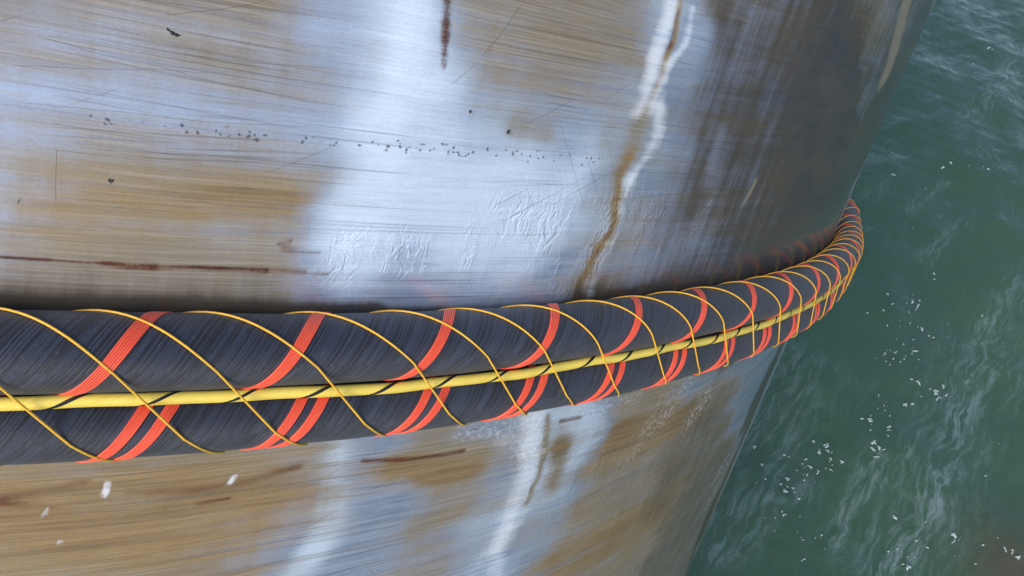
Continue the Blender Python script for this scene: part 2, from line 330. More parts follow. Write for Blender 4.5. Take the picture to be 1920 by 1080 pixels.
# surface patches: s, z, film, pale sheen and dark reflections painted into the colour
PATCHES = np.array([[-0.066, 0.504, 0.8, 0.0, 0.1, 0.068, 0.059], [0.013, 0.522, 0.8, 0.0, 0.1, 0.068, 0.059], [0.098, 0.54, 0.8, 0.0, 0.1, 0.068, 0.059], [0.188, 0.559, 0.8, 0.0, 0.1, 0.068, 0.06], [0.285, 0.579, 0.8, 0.0, 0.1, 0.069, 0.06], [0.391, 0.601, 0.3, 0.3, 0.0, 0.071, 0.062], [0.506, 0.624, 0.0, 0.5, 0.0, 0.073, 0.064], [0.634, 0.649, 0.8, 0.1, 0.1, 0.076, 0.066], [0.778, 0.677, 0.9, 0.0, 0.1, 0.08, 0.07], [0.943, 0.707, 0.9, 0.1, 0.1, 0.086, 0.075], [1.138, 0.742, 0.3, 0.5, 0.1, 0.093, 0.081], [1.377, 0.783, 0.6, 0.0, 0.5, 0.103, 0.09], [1.693, 0.833, 0.5, 0.0, 0.6, 0.117, 0.102], [2.185, 0.902, 0.8, 0.0, 0.4, 0.14, 0.122], [-0.065, 0.441, 0.5, 0.2, 0.0, 0.069, 0.06], [0.016, 0.456, 0.5, 0.2, 0.0, 0.068, 0.06], [0.103, 0.473, 0.6, 0.2, 0.0, 0.068, 0.06], [0.196, 0.49, 0.7, 0.1, 0.1, 0.069, 0.06], [0.296, 0.508, 0.7, 0.1, 0.1, 0.07, 0.061], [0.405, 0.527, 0.4, 0.4, 0.0, 0.072, 0.062], [0.524, 0.548, 0.0, 0.6, 0.0, 0.074, 0.064], [0.657, 0.57, 0.8, 0.1, 0.1, 0.077, 0.067], [0.808, 0.594, 0.9, 0.1, 0.1, 0.081, 0.071], [0.982, 0.62, 0.7, 0.3, 0.0, 0.087, 0.076], [1.189, 0.649, 0.2, 0.4, 0.1, 0.095, 0.083], [1.448, 0.683, 0.4, 0.0, 0.6, 0.106, 0.092], [1.802, 0.724, 0.2, 0.0, 0.7, 0.122, 0.106], [2.42, 0.779, 0.6, 0.0, 0.6, 0.152, 0.132], [-0.063, 0.374, 0.4, 0.2, 0.0, 0.069, 0.06], [0.02, 0.388, 0.4, 0.3, 0.0, 0.069, 0.06], [0.109, 0.402, 0.4, 0.2, 0.0, 0.069, 0.06], [0.204, 0.417, 0.4, 0.2, 0.0, 0.07, 0.061], [0.307, 0.433, 0.4, 0.2, 0.0, 0.071, 0.062], [0.419, 0.45, 0.2, 0.5, 0.0, 0.072, 0.063], [0.543, 0.467, 0.0, 0.7, 0.0, 0.075, 0.065], [0.682, 0.485, 0.4, 0.3, 0.0, 0.078, 0.068], [0.839, 0.505, 0.5, 0.2, 0.0, 0.083, 0.072], [1.023, 0.526, 0.4, 0.5, 0.0, 0.089, 0.078], [1.244, 0.549, 0.1, 0.2, 0.3, 0.098, 0.085], [1.528, 0.574, 0.4, 0.0, 0.7, 0.11, 0.096], [1.933, 0.602, 0.2, 0.0, 0.9, 0.128, 0.112], [2.838, 0.627, 0.4, 0.0, 0.9, 0.173, 0.151], [-0.061, 0.305, 0.4, 0.3, 0.0, 0.07, 0.061], [0.024, 0.317, 0.6, 0.2, 0.0, 0.07, 0.061], [0.115, 0.329, 0.5, 0.2, 0.0, 0.07, 0.061], [0.213, 0.341, 0.4, 0.2, 0.0, 0.071, 0.062], [0.319, 0.354, 0.3, 0.3, 0.0, 0.072, 0.063], [0.435, 0.368, 0.1, 0.6, 0.0, 0.074, 0.064], [0.564, 0.382, 0.0, 0.7, 0.0, 0.076, 0.066], [0.708, 0.396, 0.2, 0.6, 0.0, 0.08, 0.07], [0.873, 0.41, 0.3, 0.4, 0.0, 0.085, 0.074], [1.068, 0.425, 0.5, 0.4, 0.0, 0.092, 0.08], [1.306, 0.44, 0.4, 0.1, 0.4, 0.101, 0.088], [1.618, 0.453, 0.4, 0.0, 0.7, 0.114, 0.1], [2.095, 0.461, 0.3, 0.0, 0.9, 0.137, 0.119], [-0.06, 0.232, 0.6, 0.4, 0.0, 0.072, 0.062], [0.028, 0.242, 0.9, 0.1, 0.0, 0.071, 0.062], [0.121, 0.251, 0.9, 0.1, 0.0, 0.071, 0.062], [0.222, 0.261, 0.8, 0.1, 0.0, 0.072, 0.063], [0.331, 0.271, 0.7, 0.2, 0.0, 0.073, 0.064], [0.452, 0.281, 0.1, 0.7, 0.0, 0.075, 0.066], [0.585, 0.291, 0.0, 0.8, 0.0, 0.078, 0.068], [0.736, 0.3, 0.0, 0.8, 0.0, 0.082, 0.071], [0.91, 0.309, 0.1, 0.8, 0.0, 0.087, 0.076], [1.117, 0.316, 0.5, 0.5, 0.1, 0.094, 0.082], [1.375, 0.32, 0.4, 0.1, 0.4, 0.105, 0.091], [1.724, 0.318, 0.5, 0.0, 0.7, 0.12, 0.105], [2.311, 0.292, 0.3, 0.0, 0.9, 0.148, 0.129], [-0.058, 0.156, 0.5, 0.3, 0.0, 0.073, 0.064], [0.032, 0.163, 0.8, 0.1, 0.0, 0.073, 0.063], [0.128, 0.17, 0.8, 0.1, 0.0, 0.073, 0.064], [0.231, 0.177, 0.8, 0.1, 0.0, 0.074, 0.064], [0.345, 0.184, 0.7, 0.2, 0.0, 0.075, 0.065], [0.469, 0.189, 0.0, 0.6, 0.0, 0.077, 0.067], [0.608, 0.194, 0.0, 0.7, 0.0, 0.08, 0.07], [0.766, 0.198, 0.0, 0.8, 0.0, 0.084, 0.073], [0.95, 0.199, 0.1, 0.8, 0.0, 0.09, 0.078], [1.171, 0.197, 0.6, 0.5, 0.1, 0.098, 0.085], [1.452, 0.188, 0.4, 0.1, 0.4, 0.109, 0.095], [1.849, 0.163, 0.4, 0.0, 0.7, 0.127, 0.111], [2.654, 0.073, 0.2, 0.0, 0.9, 0.167, 0.145], [-0.056, 0.076, 0.9, 0.0, 0.3, 0.075, 0.065], [0.036, 0.08, 0.9, 0.0, 0.3, 0.075, 0.065], [0.135, 0.085, 0.9, 0.0, 0.3, 0.075, 0.065], [0.242, 0.088, 0.9, 0.0, 0.3, 0.076, 0.066], [0.359, 0.091, 0.9, 0.0, 0.3, 0.077, 0.067], [0.488, 0.092, 0.2, 0.3, 0.1, 0.079, 0.069], [0.633, 0.091, 0.1, 0.4, 0.1, 0.083, 0.072], [0.798, 0.088, 0.2, 0.4, 0.1, 0.087, 0.076], [0.993, 0.081, 0.3, 0.3, 0.1, 0.093, 0.081], [1.23, 0.067, 0.6, 0.2, 0.3, 0.102, 0.089], [1.54, 0.041, 0.4, 0.0, 0.6, 0.115, 0.1], [2.004, -0.016, 0.6, 0.0, 0.8, 0.137, 0.119], [-0.047, -0.265, 0.9, 0.0, 0.0, 0.084, 0.073], [0.054, -0.273, 0.9, 0.0, 0.0, 0.084, 0.073], [0.165, -0.284, 0.9, 0.0, 0.0, 0.085, 0.074], [0.286, -0.298, 0.9, 0.0, 0.0, 0.086, 0.075], [0.42, -0.315, 0.7, 0.0, 0.0, 0.088, 0.077], [0.57, -0.338, 0.2, 0.3, 0.0, 0.092, 0.08], [0.743, -0.369, 0.9, 0.0, 0.0, 0.097, 0.084], [0.948, -0.411, 0.6, 0.4, 0.0, 0.103, 0.09], [1.199, -0.471, 0.2, 0.8, 0.0, 0.113, 0.099], [1.532, -0.563, 0.9, 0.0, 0.1, 0.128, 0.111], [2.052, -0.739, 0.9, 0.0, 0.4, 0.153, 0.133], [-0.045, -0.379, 0.9, 0.0, 0.0, 0.087, 0.076], [0.061, -0.392, 0.9, 0.0, 0.0, 0.088, 0.076], [0.175, -0.409, 0.9, 0.0, 0.0, 0.089, 0.077], [0.301, -0.429, 0.9, 0.0, 0.0, 0.091, 0.079], [0.441, -0.455, 0.6, 0.1, 0.0, 0.093, 0.081], [0.599, -0.488, 0.3, 0.4, 0.0, 0.097, 0.085], [0.783, -0.531, 0.9, 0.1, 0.0, 0.103, 0.089], [1.002, -0.59, 0.4, 0.6, 0.0, 0.11, 0.096], [1.277, -0.676, 0.4, 0.5, 0.0, 0.121, 0.106], [1.657, -0.812, 0.9, 0.0, 0.1, 0.139, 0.121], [2.33, -1.107, 0.9, 0.0, 0.4, 0.174, 0.152], [-0.042, -0.5, 0.9, 0.0, 0.0, 0.091, 0.08], [0.067, -0.519, 0.9, 0.0, 0.0, 0.092, 0.08], [0.186, -0.542, 0.9, 0.0, 0.0, 0.093, 0.081], [0.317, -0.57, 0.8, 0.0, 0.0, 0.095, 0.083], [0.464, -0.605, 0.2, 0.4, 0.0, 0.099, 0.086], [0.631, -0.65, 0.3, 0.4, 0.0, 0.103, 0.09], [0.826, -0.709, 0.6, 0.3, 0.0, 0.109, 0.095], [1.063, -0.79, 0.2, 0.6, 0.0, 0.118, 0.103], [1.368, -0.908, 0.8, 0.1, 0.0, 0.132, 0.115], [1.812, -1.108, 0.9, 0.0, 0.1, 0.154, 0.134], [2.895, -1.728, 0.9, 0.0, 0.3, 0.215, 0.187]])
SCRATCHES = [[-0.041, 0.466, 0.424, 0.425, 0.0013], [-0.064, 0.417, 0.228, 0.459, 0.0012], [0.157, 0.475, 0.411, 0.492, 0.0012], [0.732, 0.668, 0.664, 0.542, 0.002], [0.664, 0.542, 0.62, 0.495, 0.0015], [0.01, 0.311, 0.014, 0.213, 0.0018], [0.806, 0.448, 0.92, 0.504, 0.0016], [0.994, 0.512, 1.069, 0.565, 0.0014], [0.13, 0.524, 0.276, 0.576, 0.0014], [-0.063, 0.367, 0.431, 0.391, 0.0011]]
def nonuni(lo, hi, step, a, b, far):
    core = np.arange(lo, hi+step*.5, step)
    left = np.arange(a, lo-far*.5, far); right = np.arange(core[-1]+far, b, far)
    return np.concatenate([left, core, right, [b]])
def build_pile():
    S = nonuni(-0.45, 3.75, 0.007, -math.pi*R, math.pi*R, 0.12)
    Zs = nonuni(-2.35, 1.3, 0.007, -30.0, 9.0, 0.25)
    SS, ZZ = np.meshgrid(S, Zs, indexing='ij')
    ph = SS/R
    # shallow dents and plate waviness of the rolled plate
    rad = R + 0.0016*np.sin(SS*5.1+1.3*np.sin(ZZ*2.1))*np.sin(ZZ*3.3+0.7) + 0.0008*np.sin(SS*13+ZZ*2.0)*np.sin(ZZ*9-SS)
    for z0, amp, wd in ((0.128, 0.0009, 0.010),):
        rad = rad + amp*np.exp(-((ZZ-z0)/wd)**2)
    ss0 = 1.148
    rad = rad + 0.0018*np.exp(-((SS-ss0-0.015*np.sin(ZZ*4))/0.035)**2)
    v = np.stack([rad*np.sin(ph), -rad*np.cos(ph), ZZ], -1).reshape(-1, 3)
    at = {}
    core = (SS > -1) & (SS < 4.2) & (ZZ > -2.8) & (ZZ < 1.8)
    xs, zs = SS[core], ZZ[core]
    def fbm(x, z, f, seed, octs=4):                 # smooth wander made of sine waves
        r = np.random.default_rng(seed); o = 0
        for i in range(octs):
            for k in range(3):
                a = r.uniform(0, 6.28); o = o+np.sin(f*2.1**i*(x*math.cos(a)*0.55+z*math.sin(a)*1.5)+r.uniform(0, 6.28))*0.55**i
        return o/3
    xr, zr = xs, zs
    xw = xs+0.075*fbm(xs, zs, 5.0, 1)+0.02*fbm(xs, zs, 30, 3, 2); zw = zs+0.030*fbm(xs, zs, 6.0, 2)+0.012*fbm(xs, zs, 28, 4, 2)
    num = np.zeros((len(xs), 3)); den = np.full(len(xs), 0.0008)
    num[:, 0] = 0.0008*np.clip(0.62+0.5*fbm(xs, zs, 1.6, 11), 0, 1)
    for p in PATCHES:
        wgt = np.exp(-(((xw-p[0])/p[5])**2+((zw-p[1])/p[6])**2))
        num += wgt[:, None]*p[None, 2:5]; den += wgt
    field = num/den[:, None]
    for name, lst in STROKES.items():
        acc = field[:, ('film', 'pale', 'dark').index(name)].copy() if name in ('film', 'pale', 'dark') else np.zeros(len(xs))
        xs, zs = (0.6*xr+0.4*xw, 0.6*zr+0.4*zw) if name in ('film', 'ochre', 'pale', 'dark', 'salt', 'wrinkle', 'tan', 'seam_streak') else (xr, zr)
        for pts, w, st, pw in lst:
            best = np.full(len(xs), 1e9)
            if len(pts) == 1: pts = [pts[0], (pts[0][0]+1e-4, pts[0][1])]
            for (x0, z0), (x1, z1) in zip(pts[:-1], pts[1:]):
                dx, dz = x1-x0, z1-z0; L2 = dx*dx+dz*dz+1e-12
                t = np.clip(((xs-x0)*dx+(zs-z0)*dz)/L2, 0, 1)
                best = np.minimum(best, np.hypot(xs-x0-t*dx, zs-z0-t*dz))
            val = st*np.exp(-(best/w)**pw)
            acc = acc+val-acc*val
        full = np.clip(0.62+0.5*fbm(SS, ZZ, 1.6, 11), 0, 1)*{'film': 1.0, 'ochre': 0.5}.get(name, 0.0)
        full[core] = acc
        at[name] = full.ravel()
    m = NT('weathered steel')
    uv = m.uv(); X = m.xyz(uv)
    sx, zx = X[0], X[1]
    wob = m.mul(m.math('SUBTRACT', m.noise(uv, 0.8, 1), 0.5), 0.035)
    zz = m.add(zx, wob)
    q = m.comb(sx, zz)
    st1 = m.noise(m.vscale(q, (1.6, 46, 0)), 1.0, 8, 0.78)          # brushed streaks along the girth
    st2 = m.noise(m.vscale(q, (2.6, 190, 0)), 1.0, 4, 0.7)
    st3 = m.noise(m.vscale(q, (0.7, 11, 0)), 1.0, 4, 0.6)
    st4 = m.noise(m.vscale(q, (5.0, 430, 0)), 1.0, 3, 0.7)
    vs_ = m.noise(m.vscale(q, (26, 1.6, 0)), 1.0, 4, 0.6)           # run marks down the pile
    cl = m.noise(m.vscale(q, (4.5, 9, 0)), 1.0, 6, 0.62)
    fine = m.noise(m.vscale(q, (160, 220, 0)), 1.0, 3, 0.6)
    def m0(x): return m.math('SUBTRACT', x, 0.5)
    film = m.attr('film')
    fe = m.add(film, m.add(m.add(m.mul(m0(st1), 0.75), m.mul(m0(st2), 0.40)), m.add(m.mul(m0(st3), 0.9), m.add(m.mul(m0(cl), 0.60), m.mul(m0(vs_), 0.25)))))
    fe = m.ramp(fe, 0.0, 0.88, 0.0, 0.97)
    tone = m.ramp(m.add(m.add(m.mul(st3, 0.5), m.mul(cl, 0.5)), m.mul(m.attr('ochre'), 0.45)), 0.42, 0.95)
    filmc = m.mix(tone, (0.225, 0.182, 0.128), (0.300, 0.212, 0.090))
    filmc = m.mix(m.ramp(st2, 0.40, 0.72), filmc, m.mix(0.5, filmc, (0.50, 0.43, 0.36)))
    filmc = m.mix(m.mul(m.ramp(st1, 0.52, 0.30), 0.28), filmc, (0.105, 0.074, 0.043))
    filmc = m.mix(m.mul(m.ramp(m.add(m.attr('ochre'), m.add(m0(cl), m0(st3))), 0.25, 1.0), 0.75), filmc, m.mix(m.ramp(st1, 0.35, 0.65), (0.150, 0.082, 0.028), (0.330, 0.200, 0.070)))
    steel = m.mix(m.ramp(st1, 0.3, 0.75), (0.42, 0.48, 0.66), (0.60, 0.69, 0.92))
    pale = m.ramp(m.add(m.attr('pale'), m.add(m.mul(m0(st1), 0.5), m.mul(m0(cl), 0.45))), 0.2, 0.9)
    steel = m.mix(pale, steel, (0.76, 0.85, 1.0))  # bluish sheen of the reflected sky put into the colour
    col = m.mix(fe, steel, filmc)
    # dark reflections painted in, with shade and grime above the cable
    dk = m.ramp(m.add(m.attr('dark'), m.add(m.mul(m0(cl), 0.5), m.add(m.mul(m0(vs_), 0.5), m.mul(m0(st1), 0.4)))), 0.08, 0.78)
    col = m.mix(m.mul(dk, 0.95), col, m.mix(m.ramp(m.add(m.mul(st3, 0.4), m.mul(cl, 0.6)), 0.15, 0.85), (0.022, 0.024, 0.023), (0.115, 0.088, 0.062)))
    # thin dark hairlines
    hl = m.ramp(m.noise(m.vscale(q, (0.9, 210, 0)), 1.0, 1, 0.4), 0.60, 0.70)
    hl = m.mul(hl, m.ramp(m.noise(uv, 2.3, 2), 0.36, 0.62))
    col = m.mix(m.mul(hl, 0.42), col, (0.10, 0.075, 0.055))
    for ang, sd, dens in ((0.07, 3.0, 0.62), (-0.05, 8.0, 0.63), (0.5, 5.0, 0.70), (-0.9, 1.0, 0.71)):
        qa = m.comb(m.add(m.mul(sx, math.cos(ang)), m.mul(zx, math.sin(ang))), m.math('SUBTRACT', m.mul(zx, math.cos(ang)), m.mul(sx, math.sin(ang))), sd)
        hn = m.ramp(m.noise(m.vscale(qa, (1.6, 170, 1)), 1.0, 1, 0.3), dens, dens+0.07)
        hn = m.mul(hn, m.ramp(m.noise(m.vadd(m.vscale(uv, (2.6, 4.0, 0)), (sd, sd, sd)), 1.0, 2), 0.50, 0.66))
        col = m.mix(m.mul(hn, 0.40), col, (0.13, 0.10, 0.085))
    gr = m.n.new('ShaderNodeHueSaturation'); gr.inputs['Saturation'].default_value = 1.0
    m.put(gr.inputs['Value'], m.add(m.ramp(st4, 0.25, 0.75, 0.92, 1.08), m.mul(m0(fine), 0.35))); m.put(gr.inputs['Color'], col)
    col = gr.outputs[0]
    sc = None
    for (x0, z0, x1, z1, w) in SCRATCHES:
        L = math.hypot(x1-x0, z1-z0); ux, uz = (x1-x0)/L, (z1-z0)/L
        wv = m.mul(m0(m.noise(uv, 6, 2)), 0.02)
        dd = m.math('ABSOLUTE', m.add(wv, m.add(m.mul(m.math('SUBTRACT', sx, x0), -uz), m.mul(m.math('SUBTRACT', zx, z0), ux))))
        tt = m.add(m.mul(m.math('SUBTRACT', sx, x0), ux), m.mul(m.math('SUBTRACT', zx, z0), uz))
        k = m.mul(m.ramp(dd, w*0.75, w*0.1), m.mul(m.ramp(tt, 0, L*.1), m.ramp(tt, L, L*.8)))
        sc = k if sc is None else m.math('MAXIMUM', sc, k)
    col = m.mix(m.mul(sc, 0.5), col, (0.085, 0.065, 0.05))
    col = m.mix(m.mul(m.ramp(m.add(m.attr('tan'), m.mul(m0(st1), 0.5)), 0.2, 0.9), 0.85), col, (0.34, 0.26, 0.18))
    # rust
    ra = m.attr('rust')
    re = m.ramp(m.add(ra, m.mul(m.add(m0(st1), m.add(m0(cl), m.mul(m0(fine), 0.7))), m.ramp(ra, 0.02, 0.4, 0.0, 1.1))), 0.42, 1.05)
    rc = m.mix(m.ramp(cl, 0.35, 0.65), (0.030, 0.012, 0.011), (0.105, 0.032, 0.014))
    rag = m.add(m.mul(m0(st1), 1.6), m.add(m.mul(m0(cl), 1.2), m.mul(m0(st2), 0.9)))
    halo = m.ramp(m.add(ra, m.mul(rag, m.ramp(ra, 0.02, 0.35, 0.0, 0.8))), 0.12, 0.85)
    col = m.mix(m.mul(halo, 0.70), col, (0.155, 0.068, 0.030))
    col = m.mix(re, col, rc)
    # white streak down the vertical seam: weld highlight put into the colour
    sk = m.ramp(m.add(m.attr('seam_streak'), m.mul(m.add(m.mul(m0(cl), 1.5), m.add(m.mul(m0(vs_), 0.9), m.add(m.mul(m0(st1), 1.3), m.mul(m0(st2), 0.7)))), m.ramp(m.attr('seam_streak'), 0.02, 0.3))), 0.06, 1.12)
    col = m.mix(m.mul(sk, 0.72), col, (0.76, 0.77, 0.81))
    # specks
    sv = m.voro(m.vadd(m.vscale(q, (1.0, 1.0, 0)), m.vscale(m.noise(uv, 40, 2, .5, 0, True), (0.02, 0.02, 0))), 92.0)
    sp = m.mul(m.ramp(sv, 0.36, 0.20), m.ramp(m.add(m.attr('speck'), m.mul(m0(m.noise(uv, 33, 2)), 1.2)), 0.40, 0.52))
    col = m.mix(m.mul(sp, 0.70), col, (0.035, 0.033, 0.035))
    fr = m.ramp(fine, 0.70, 0.82)
    col = m.mix(m.mul(fr, 0.35), col, (0.08, 0.06, 0.05))
    # chalky scuffs
    ch = m.ramp(m.add(m.attr('chalk'), m.mul(m0(m.noise(m.vscale(q, (40, 26, 0)), 1.0, 4)), m.ramp(m.attr('chalk'), 0.03, 0.3, 0, 0.9))), 0.3, 0.85)
    ch = m.mul(ch, m.ramp(m.noise(m.vscale(q, (55, 55, 0)), 1.0, 4, 0.7), 0.30, 0.6))
    col = m.mix(ch, col, (0.62, 0.62, 0.64))
    # salt crust grain
    sa = m.mul(m.attr('salt'), m.ramp(m.noise(m.vscale(q, (70, 70, 0)), 1.0, 5, .75), 0.48, 0.62))
    col = m.mix(m.mul(sa, 0.8), col, (0.80, 0.82, 0.85))
    rough = m.add(m.fmix(fe, 0.22, 0.38), m.mul(m0(st1), 0.14))
    rough = m.fmix(dk, rough, 0.24); rough = m.fmix(m.math('MINIMUM', m.attr('wet'), 1.0), rough, 0.10); rough = m.fmix(re, rough, 0.85); rough = m.fmix(ch, rough, 0.8); rough = m.fmix(sa, rough, 0.7)
    metal = m.fmix(fe, 0.75, 0.10)
    metal = m.fmix(pale, metal, 0.35); metal = m.fmix(m.mul(dk, 0.9), metal, 0.05)
    metal = m.mul(metal, m.math('SUBTRACT', 1.0, m.math('MAXIMUM', m.math('MAXIMUM', re, ch), m.math('MAXIMUM', sa, sk))))
    # bump: streaks, sags in the coating, scratches
    wr = m.noise(m.vscale(m.vadd(q, m.vscale(m.noise(uv, 9, 3, .6, 0, True), (0.10, 0.16, 0))), (46, 15, 0)), 1.0, 3, 0.55)
    ridge = m.math('SUBTRACT', 1.0, m.math('ABSOLUTE', m.mul(m0(wr), 7.0)), clamp=True)
    patch = m.ramp(m.noise(m.vscale(q, (11, 5, 0)), 1.0, 2), 0.42, 0.62)
    hgt = m.add(m.mul(st2, 0.0003), m.mul(st1, 0.0006))
    hgt = m.add(hgt, m.mul(m.mul(m.mul(ridge, patch), m.attr('wrinkle')), 0.0019))
    hgt = m.add(hgt, m.mul(m.noise(m.vscale(q, (9, 5, 0)), 1.0, 3), 0.0019))
    hgt = m.add(hgt, m.mul(fine, 0.0002)); hgt = m.add(hgt, m.mul(re, 0.0008))
    nrm = m.bump(hgt, 0.8, 1.0)
    tg = m.n.new('ShaderNodeTangent'); tg.direction_type = 'UV_MAP'; tg.uv_map = 'surface'
    m.set(Base_Color=col, Roughness=rough, Metallic=metal, Normal=nrm, Anisotropic=m.fmix(m.math('MINIMUM', m.attr('wet'), 1.0), 0.72, 0.25), Anisotropic_Rotation=0.25, Tangent=tg.outputs[0], Specular_IOR_Level=m.fmix(m.attr('wet'), m.fmix(dk, m.fmix(fe, 0.5, 0.36), 0.09), 0.85))
    o = root_empty('steel_pile')
    mesh_obj('steel_shell', v, grid_faces(len(S), len(Zs)), m.m, o, uv=np.stack([SS, ZZ], -1).reshape(-1, 2), attrs=at)
    return tag(o, 'huge leaning steel pile, streaked with rust and brown film, girdled by two black cables', 'pile')
pile = build_pile()
def build_fleck(pts, w):
    m = bpy.data.materials.get('tarry dirt')
    if m is None: m = NT('tarry dirt').set(Base_Color=(0.018, 0.016, 0.017), Roughness=0.7)
    n, k = 14, 8
    tt = np.linspace(0, 1, n); P = np.array(pts); d = np.linspace(0, 1, len(P))
    s = np.interp(tt, d, P[:, 0]); z = np.interp(tt, d, P[:, 1])
    r = w*(0.25+0.75*np.sin(math.pi*np.clip(tt, .02, .98))**0.6)*(1+0.3*np.sin(tt*19+pts[0][0]*50))
    a = np.linspace(0, 2*math.pi, k+1)
    S2 = s[:, None]+0.4*r[:, None]*np.cos(a)[None]; Z2 = z[:, None]+r[:, None]*np.cos(a+0.5)[None]; D = R+0.0005+0.8*r[:, None]*np.sin(a)[None]
    V = np.stack([D*np.sin(S2/R), -D*np.cos(S2/R), Z2], -1).reshape(-1, 3)
    mesh_obj('dirt_fleck', V, grid_faces(n, k+1), m, pile)
for pts, w in [[[[0.14, 0.509], [0.148, 0.504], [0.154, 0.502], [0.16, 0.502]], 0.0028], [[[0.079, 0.27], [0.084, 0.267], [0.088, 0.269]], 0.0037], [[[-0.038, 0.215], [-0.036, 0.221], [-0.035, 0.225]], 0.0015], [[[0.769, 0.427], [0.772, 0.426]], 0.0037], [[[0.672, 0.456], [0.675, 0.454]], 0.0025]]: build_fleck(pts, w)

# ------------------------------------------------------------------ cables round the pile
PH0, PH1 = math.radians(-32), math.radians(78)     # stretch where lashings are modelled
SAG = [-0.01778, 0.1613, -0.31519, 0.06118]
def stand(ph):                                       # how far the cables stand off the steel
    x = np.clip(ph-0.25, 0, 0.6)
    return RC*np.maximum(0, SAG[0]*x*x*100+SAG[3]*x**3*100)*np.clip((4.5-ph)/2.0, 0, 1)
def sag(ph):                                         # and how far they hang below a level ring
    x = np.clip(ph-0.25, 0, 0.6)
    y = np.clip((ph-0.56)/0.30, 0, 1)
    return (-R*(SAG[1]*x*x+SAG[2]*x**3)-0.115*y*y*(3-2*y))*np.clip((4.5-ph)/2.0, 0, 1)
def er(ph): return np.stack([np.sin(ph), -np.cos(ph), 0*ph], -1)
EZ = np.array([0, 0, 1.0])
def ringpt(ph, u, w):                                # u outwards from the upper cable's centre, w up
    ph = np.asarray(ph, float)
    rad = R+RC+stand(ph)+u
    return er(ph)*rad[..., None]+(np.asarray(w)+sag(ph))[..., None]*EZ
def sweep(name, ph, u, w, prof_r, mat, parent=None, nseg=10, uvlen=None, flat=1.0):
    """tube along a path given by (phi, u, w) arrays"""
    P = ringpt(ph, u, w)
    T = np.gradient(P, axis=0); T /= np.linalg.norm(T, axis=1)[:, None]+1e-12
    N = er(ph); N = N-(N*T).sum(1)[:, None]*T; N /= np.linalg.norm(N, axis=1)[:, None]
    B = np.cross(T, N)
    a = np.linspace(0, 2*math.pi, nseg+1)
    rr = np.broadcast_to(np.asarray(prof_r, float), (len(P),))[:, None, None]
    V = P[:, None]+rr*(np.cos(a)[None, :, None]*N[:, None]*flat+np.sin(a)[None, :, None]*B[:, None])
    s = np.concatenate([[0], np.cumsum(np.linalg.norm(np.diff(P, axis=0), axis=1))])
    uv = np.stack(np.broadcast_arrays(s[:, None], (a/(2*math.pi))[None]), -1).reshape(-1, 2)
    return mesh_obj(name, V.reshape(-1, 3), grid_faces(len(P), nseg+1), mat, parent, uv=uv)

def cable_material(lay, name, FUZZ):
    m = NT(name); X = m.xyz(m.uv())
    ax, tw = X[0], X[1]                              # metres along, turns round
    turn = m.math('SUBTRACT', tw, m.math('DIVIDE', ax, lay))   # constant along each yarn
    N = 78.0
    warp = m.mul(m.math('SUBTRACT', m.noise(m.comb(m.mul(ax, 9.0), m.mul(tw, 6.0)), 1.0, 2), 0.5), 0.010)
    k = m.mul(m.add(turn, warp), N)
    cellid = m.math('FLOOR', k)
    fr = m.math('SUBTRACT', k, cellid)
    prof = m.math('SUBTRACT', 1.0, m.math('POWER', m.math('ABSOLUTE', m.math('SUBTRACT', m.mul(fr, 2.0), 1.0)), 2.2))
    wn_ = m.n.new('ShaderNodeTexWhiteNoise'); wn_.noise_dimensions = '1D'; m.put(wn_.inputs['W'], cellid)
    rv = wn_.outputs['Value']
    along = m.noise(m.comb(m.mul(ax, 14.0), m.mul(turn, N*0.7)), 1.0, 4, 0.7)
    broad = m.noise(m.comb(m.mul(ax, 3.0), m.mul(turn, 14.0)), 1.0, 3, 0.6)
    c = m.mix(m.ramp(m.add(m.mul(rv, 0.45), m.add(m.mul(along, 0.55), m.mul(broad, 0.5))), 0.45, 1.15), (0.0025, 0.0032, 0.0065), (0.040, 0.050, 0.090))
    lint = m.ramp(m.noise(m.comb(m.mul(ax, 60.0), m.mul(turn, N*1.6)), 1.0, 2), 0.64, 0.80)
    c = m.mix(m.mul(lint, 0.8), c, (0.20, 0.21, 0.25))
    fz = m.mul(m.ramp(m.math('ABSOLUTE', m.math('SUBTRACT', tw, 0.895)), 0.035, 0.015), FUZZ)
    c = m.mix(m.mul(fz, 0.7), c, (0.012, 0.011, 0.013))
    c = m.mix(m.mul(fz, m.ramp(m.noise(m.comb(m.mul(ax, 190.0), m.mul(tw, 90.0)), 1.0, 3, 0.7), 0.60, 0.72)), c, (0.20, 0.19, 0.20))
    c = m.mix(m.ramp(prof, 0.5, 0.0), c, (0.003, 0.003, 0.004))
    h = m.add(m.mul(m.mul(prof, m.add(0.7, m.mul(rv, 0.5))), 0.0011), m.mul(along, 0.0006))
    m.set(Base_Color=c, Roughness=0.52, Normal=m.bump(h, 0.9, 1.0), Sheen_Weight=0.15)
    return m.m

